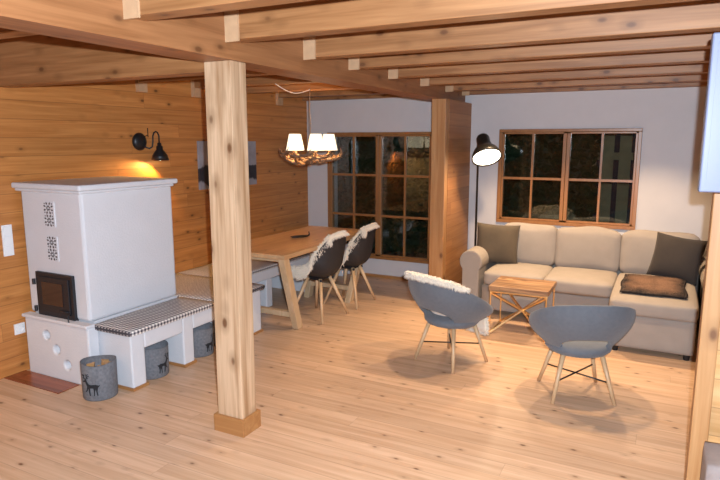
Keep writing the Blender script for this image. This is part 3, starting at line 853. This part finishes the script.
def armrest(x, w, s):
    bm = bmesh.new(); r = w/2; pts = []
    zc = .52; st_ = r*.74
    a0 = math.asin(st_/r)
    for k in range(25):
        a = -PI/2 + a0 + (2*PI-2*a0)*k/24
        pts.append((r*math.cos(a), zc+r*math.sin(a)))
    pts = pts + [(-st_, .05), (st_, .05)]
    prism(bm, pts, lambda u, v, t: (u+x-sx0, t-sy0, v), 5.66, 6.60)
    return obj('armrest', bm, M['linen'], sf, bevel=.012, smooth=False)
armrest(-1.645, .23, -1); armrest(.475, .23, 1)
for x, y in ((-1.68, 5.72), (-1.68, 6.5), (.50, 5.72), (.50, 6.5), (-.25, 5.15), (.27, 5.15)):
    bm = bmesh.new(); lathe(bm, [(0, 0), (.022, 0), (.03, .055), (0, .055)], 16, Matrix.Translation(S(x, y, 0))); obj('foot', bm, M['blackmetal'], sf)

o = obj('throw_pillow', throw_pillow(.44, .42, .14), M['pillow2'], smooth=True, loc=(-1.475, 6.03, .66)); o.rotation_euler = (math.radians(-18), math.radians(3), math.radians(16))
tag(o, 'olive brown throw pillow leaning in the left corner of the sofa', 'pillow')
o = obj('throw_pillow', throw_pillow(.42, .41, .14), M['pillow'], smooth=True, loc=(.165, 6.00, .66)); o.rotation_euler = (math.radians(-18), math.radians(6), math.radians(-12))
tag(o, 'dark taupe throw pillow leaning at the right end of the sofa', 'pillow')
def cfur(u, v):
    x = lerp(-.235, .225, u); y = lerp(5.25, 5.93, v)
    x += .008*math.sin(v*9)*(abs(2*u-1)**2); y += .010*math.sin(u*8+1)*(abs(2*v-1)**2)
    tx, ty = (x-.005)/.32, (y-5.6475)/.5725
    z = .4495 + .022*max(0, math.cos(tx*PI/2))**.7*max(0, math.cos(ty*PI/2))**.7 + .024
    return Vector((x, y, z))
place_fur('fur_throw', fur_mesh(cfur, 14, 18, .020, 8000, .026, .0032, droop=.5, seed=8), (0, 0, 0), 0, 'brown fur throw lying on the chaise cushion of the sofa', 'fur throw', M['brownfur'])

# ------------------------------------------------------------------ floor lamp
HX, HY, HZ = -1.735, 6.30, 1.72
o = thing('floor_lamp', (-1.845, 6.52, 0), 0, 'black floor lamp with a large tilted metal shade between the log wall and the sofa', 'lamp')
bm = bmesh.new(); lathe(bm, [(0, 0), (.12, 0), (.12, .018), (.02, .028), (0, .03)], 32); obj('lamp_foot', bm, M['lampmetal'], o, smooth=False)
bm = bmesh.new(); tube(bm, [(0, 0, .025), (0, 0, 1.70), (.02, -.03, 1.745), (.07, -.12, 1.75), (.09, -.17, 1.735)], .0115, 10); obj('pole', bm, M['lampmetal'], o, smooth=True)
d = Vector((.34, -.50, -.80)).normalized()
rot = d.to_track_quat('-Z', 'Y').to_matrix().to_4x4()
mt = Matrix.Translation((HX+1.845, HY-6.52, HZ)) @ rot
bm = bmesh.new()
lathe(bm, [(0, .05), (.055, .045), (.068, .02), (.070, -.05), (.078, -.07), (.082, -.10), (.12, -.135), (.148, -.19), (.155, -.235), (.150, -.235), (.142, -.19), (.11, -.138), (.0, -.11)], 40, mt)
obj('lamp_shade', bm, M['lampmetal'], o, smooth=True)
bm = bmesh.new(); lathe(bm, [(0, -.20), (.08, -.205), (.142, -.222), (.142, -.226), (0, -.222)], 32, mt); obj('light_diffuser', bm, M['bulb2'], o, smooth=True)
q = d.to_track_quat('-Z', 'Y').to_euler()
light('SPOT', tuple(Vector((HX+1.845, HY-6.52, HZ)) + d*.25), 16, (1., .72, .44), .06, o, q, math.radians(150), .5)

# ------------------------------------------------------------------ coffee table
ct = thing('coffee_table', (-1.045, 5.28, 0), 0, 'small wooden topped coffee table on a crossed brass frame in front of the sofa', 'table')
obj('tabletop', B(-.255, .255, -.215, .225, .405, .447), M['coffee'], ct, bevel=.004)
bm = bmesh.new(); r = .0085
w, dd, h = .24, .20, .395
for sx in (-1, 1):
    for sy in (-1, 1):
        tube(bm, [(sx*w, sy*dd, .0), (sx*w, sy*dd, h)] if False else [(sx*w, sy*dd, .30 if False else .0), (sx*w, sy*dd, h)], r*.8, 6)
for sy in (-1, 1): tube(bm, [(-w, sy*dd, h), (w, sy*dd, h)], r, 6)
for sx in (-1, 1): tube(bm, [(sx*w, -dd, h), (sx*w, dd, h)], r, 6); tube(bm, [(sx*w, -dd, .01), (sx*w, dd, .01)], r, 6)
obj('brass_frame', bm, M['brass'], ct)
for (a, b) in (((-w, -dd, .012), (w, dd, h-.01)), ((w, -dd, .012), (-w, dd, h-.01)), ((-w, dd, .012), (w, -dd, h-.01)), ((w, dd, .012), (-w, -dd, h-.01))):
    bm = bmesh.new(); tube(bm, [a, b], .011, 8); obj('cross_strut', bm, M['brass'], ct)

# ------------------------------------------------------------------ tub chairs
def rimz(th):
    a = abs(th)
    return pl(a, [0, 20, 40, 60, 80, 100, 120, 140, 160], [.708, .703, .682, .640, .580, .515, .455, .41, .385])
def tub(th, u, out):
    """th degrees from the back (-Y), u 0 bottom..1 rim; out 1 outer 0 inner"""
    a = math.radians(th)
    z0 = .325; z1 = rimz(th)
    rb, rt = .180, .358
    fl = (z1-z0)/.38
    k = math.sin(min(1., u)*PI/2*1.18)*(1-.16*(1-u))
    r = rb + (rt-rb)*k*(.70+.30*fl)
    if not out: r -= .032 - .004*k
    z = z0 + (z1-z0)*u
    if not out: z += .006*(1-u)
    return Vector((r*math.sin(a)*1.0, -r*math.cos(a)*.97, z))
def ulow(th):
    a = abs(th)/50
    return .36*math.sqrt(max(0, 1-a**2.6)) if a < 1 else 0
def make_tub(loc, rz, label):
    o = thing('tub_chair', loc, rz, label, 'armchair', 'blue-grey tub chairs in front of the sofa')
    bm = bmesh.new(); nt_, nu = 72, 12; A0 = 158
    G = {}
    for s in (0, 1):
        for i in range(nt_+1):
            th = -A0 + 2*A0*i/nt_; lo = ulow(th)
            for j in range(nu+1):
                G[s, i, j] = bm.verts.new(tub(th, lo+(1-lo)*j/nu, s))
    for i in range(nt_):
        for j in range(nu):
            bm.faces.new((G[1,i,j], G[1,i+1,j], G[1,i+1,j+1], G[1,i,j+1])); bm.faces.new((G[0,i,j], G[0,i,j+1], G[0,i+1,j+1], G[0,i+1,j]))
        bm.faces.new((G[1,i,nu], G[1,i+1,nu], G[0,i+1,nu], G[0,i,nu])); bm.faces.new((G[1,i,0], G[0,i,0], G[0,i+1,0], G[1,i+1,0]))
    for j in range(nu):
        for i in (0, nt_): bm.faces.new((G[1,i,j], G[1,i,j+1], G[0,i,j+1], G[0,i,j]))
    obj('tub_shell', bm, M['fabric_blue'], o, smooth=True, bevel=.008)
    bm = bmesh.new(); lathe(bm, [(0, .308), (.16, .308), (.192, .316), (.214, .338), (.218, .365), (.19, .385), (.12, .393), (0, .395)], 40)
    for v in bm.verts: v.co.y *= .97
    obj('seat', bm, M['fabric_blue'], o, smooth=True)
    for sx in (-1, 1):
        for sy in (-1, 1):
            bm = bmesh.new(); tube(bm, [(sx*.125, sy*.115, .315), (sx*.20, sy*.195, 0)], [.017, .0125], 12); obj('leg', bm, M['beech'], o, smooth=True)
    z = .145; k = 1-z/.30; fx_, fy_ = lerp(.125, .20, k), lerp(.115, .195, k)
    for s in (-1, 1):
        bm = bmesh.new(); tube(bm, [(-fx_, -s*fy_, z), (fx_, s*fy_, z+.004*s)], .0055, 8); obj('cross_brace', bm, M['blackmetal'], o, smooth=True)
    return o
TR = ((-.43, 4.10, 0), math.radians(23)); TL = ((-1.385, 4.30, 0), math.radians(-24))
make_tub(TR[0], TR[1], 'blue-grey tub chair on the right with bare seat, its back to the camera')
make_tub(TL[0], TL[1], 'blue-grey tub chair on the left with a sheepskin over it')
def tfur(u, v):
    t = 2*v-1
    th = t*62 - 4
    a = math.radians(th)
    zr = rimz(th)
    if u < .50:                       # over the rim and down the inner back
        k = u/.50
        if k < .25:  r = .362 - .004*k/.25; z = zr + .012 + .010*k/.25
        elif k < .4: q = (k-.25)/.15; r = .358 - .06*q; z = zr + .022 - .012*q
        else: q = (k-.4)/.6; r = .299 - .135*q**.9; z = lerp(zr+.01, .415, q)
        p = Vector((r*math.sin(a), -r*math.cos(a)*.97, z))
        return p
    k = (u-.50)/.50; x1 = .162*math.sin(a)
    if k < .6:
        q = k/.6; x = lerp(x1, t*.15, q); y = lerp(-.162*math.cos(a)*.97, .19, q); z = .415
    else:
        q = (k-.6)/.4; x = t*.15; y = .19 + .055*math.sin(q*PI/2); z = .415 - .20*q**1.3
    return Vector((x, y, z))
place_fur('sheepskin', fur_mesh(lambda u, v: tfur(u, 1-v), 40, 22, .014, 8500, .036, .0038, seed=11), TL[0], TL[1], 'cream sheepskin draped over the back and seat of the left tub chair', 'sheepskin', M['wool'], 'cream sheepskins on the chairs')

# ------------------------------------------------------------------ ceiling downlights between the joists
def downlight(x, y, e, label):
    o = thing('ceiling_spotlight', (x, y, ZC), 0, label, 'lamp', 'small ceiling spotlights between the joists')
    bm = bmesh.new(); lathe(bm, [(0, 0), (.045, 0), (.045, -.05), (.038, -.05), (.036, -.02), (0, -.02)], 24); obj('lamp_housing', bm, M['whiteplastic'], o, smooth=False)
    bm = bmesh.new(); lathe(bm, [(0, -.022), (.034, -.022), (.034, -.026), (0, -.03)], 20); obj('bulb', bm, M['bulb'], o)
    light('SPOT', (0, 0, -.06), e, (1., .70, .42), .05, o, (0, 0, 0), math.radians(100), .45)
for (x, y, e, l) in ((-.55, 4.28, 85, 'round ceiling spotlight above the right tub chair'), (-1.45, 4.28, 65, 'round ceiling spotlight above the left tub chair'),
                     (-.15, 5.72, 125, 'round ceiling spotlight above the chaise'), (-1.15, 5.72, 125, 'round ceiling spotlight above the sofa seats'),
                     (-.6, 1.65, 30, 'round ceiling spotlight near the camera'), (-3.75, 1.0, 45, 'round ceiling spotlight behind the camera on the stove side')):
    downlight(x, y, e, l)

# ------------------------------------------------------------------ garden at night
tag(obj('garden_soil', B(-9, 5, YB+.26, 14, -.35, -.15), M['earth']), None, None, kind='structure').name = 'ground'
def hedge(x0, x1, y, h, n, label):
    rnd = random.Random(int(x0*10)); bm = bmesh.new()
    for _ in range(n):
        p = Vector((rnd.uniform(x0, x1), y + rnd.uniform(-.25, .35), rnd.uniform(-.15, h)))
        a = Vector((rnd.uniform(-1, 1), rnd.uniform(-1, 1), rnd.uniform(-1, 1))).normalized(); b = a.orthogonal().normalized()
        s = rnd.uniform(.04, .08)
        v = [bm.verts.new(p+a*s), bm.verts.new(p+b*s*.5), bm.verts.new(p-a*s), bm.verts.new(p-b*s*.5)]
        bm.faces.new(v)
    box(bm, x0+.1, x1-.1, y+.05, y+.3, -.15, h-.25)
    o = obj('garden_hedge', bm, M['leaf']); return tag(o, label, 'hedge')
hedge(-6.5, -3.2, 9.2, 2.4, 9000, 'dark hedge seen through the dining window at night')
hedge(-3.1, -.80, 8.7, 2.3, 9000, 'dark leafy hedge outside the left part of the sofa window')
fo = thing('garden_fence', (.2, 9.0, -.15), 0, 'wooden garden fence outside the right part of the sofa window', 'fence')
for k in range(12): obj('fence_picket', B(-1.2+k*.22, -1.05+k*.22, 0, .03, 0, 2.1), M['fence'], fo)
bm = bmesh.new(); box(bm, -1.25, 1.45, .031, .07, .4, .5); box(bm, -1.25, 1.45, .031, .07, 1.6, 1.7); obj('fence_rail', bm, M['fence'], fo)
bm = bmesh.new(); bmesh.ops.create_icosphere(bm, subdivisions=4, radius=.28)
rb_ = random.Random(3)
for v in bm.verts: v.co *= 1+rb_.uniform(-.05, .05); v.co.z *= .95
for v in bm.verts: v.co.z = max(v.co.z, -.25)
tag(obj('round_bush', bm, M['stonebush'], loc=(-1.12, 7.6, .62)), 'round clipped bush outside the sofa window', 'bush')
bm = bmesh.new(); lathe(bm, [(0, 0), (.17, 0), (.20, .5), (.17, .5), (0, .45)], 24)
tag(obj('plant_tub', bm, M['earth'], loc=(-1.12, 7.6, -.15)), 'plant tub under the round bush outside', 'planter')

# ------------------------------------------------------------------ camera, flash, world
cam = bpy.data.cameras.new('camera'); co = bpy.data.objects.new('camera', cam); link(co)
cam.sensor_fit = 'HORIZONTAL'; cam.sensor_width = 36; cam.lens = 593.2/720*36; cam.clip_start = .05
co.location = (0, 0, 1.7)
co.rotation_euler = (math.radians(90-9.41), 0, math.radians(26.96))
SC.camera = co
# the photographer's built-in flash, just above and right of the lens
R_ = Vector((math.cos(math.radians(26.96)), math.sin(math.radians(26.96)), 0))
light('SPOT', tuple(Vector((0, 0, 1.7)) + R_*.055 + Vector((0, 0, .09))), 680, (.75, .86, 1.), .015, None, co.rotation_euler, math.radians(125), .35, name='camera_flash')

w = bpy.data.worlds.new('night'); SC.world = w; w.use_nodes = True
w.node_tree.nodes['Background'].inputs[0].default_value = (.20, .26, .40, 1); w.node_tree.nodes['Background'].inputs[1].default_value = .03
SC.view_settings.view_transform = 'Standard'; SC.view_settings.look = 'None'; SC.view_settings.exposure = 0.36; SC.view_settings.gamma = 1
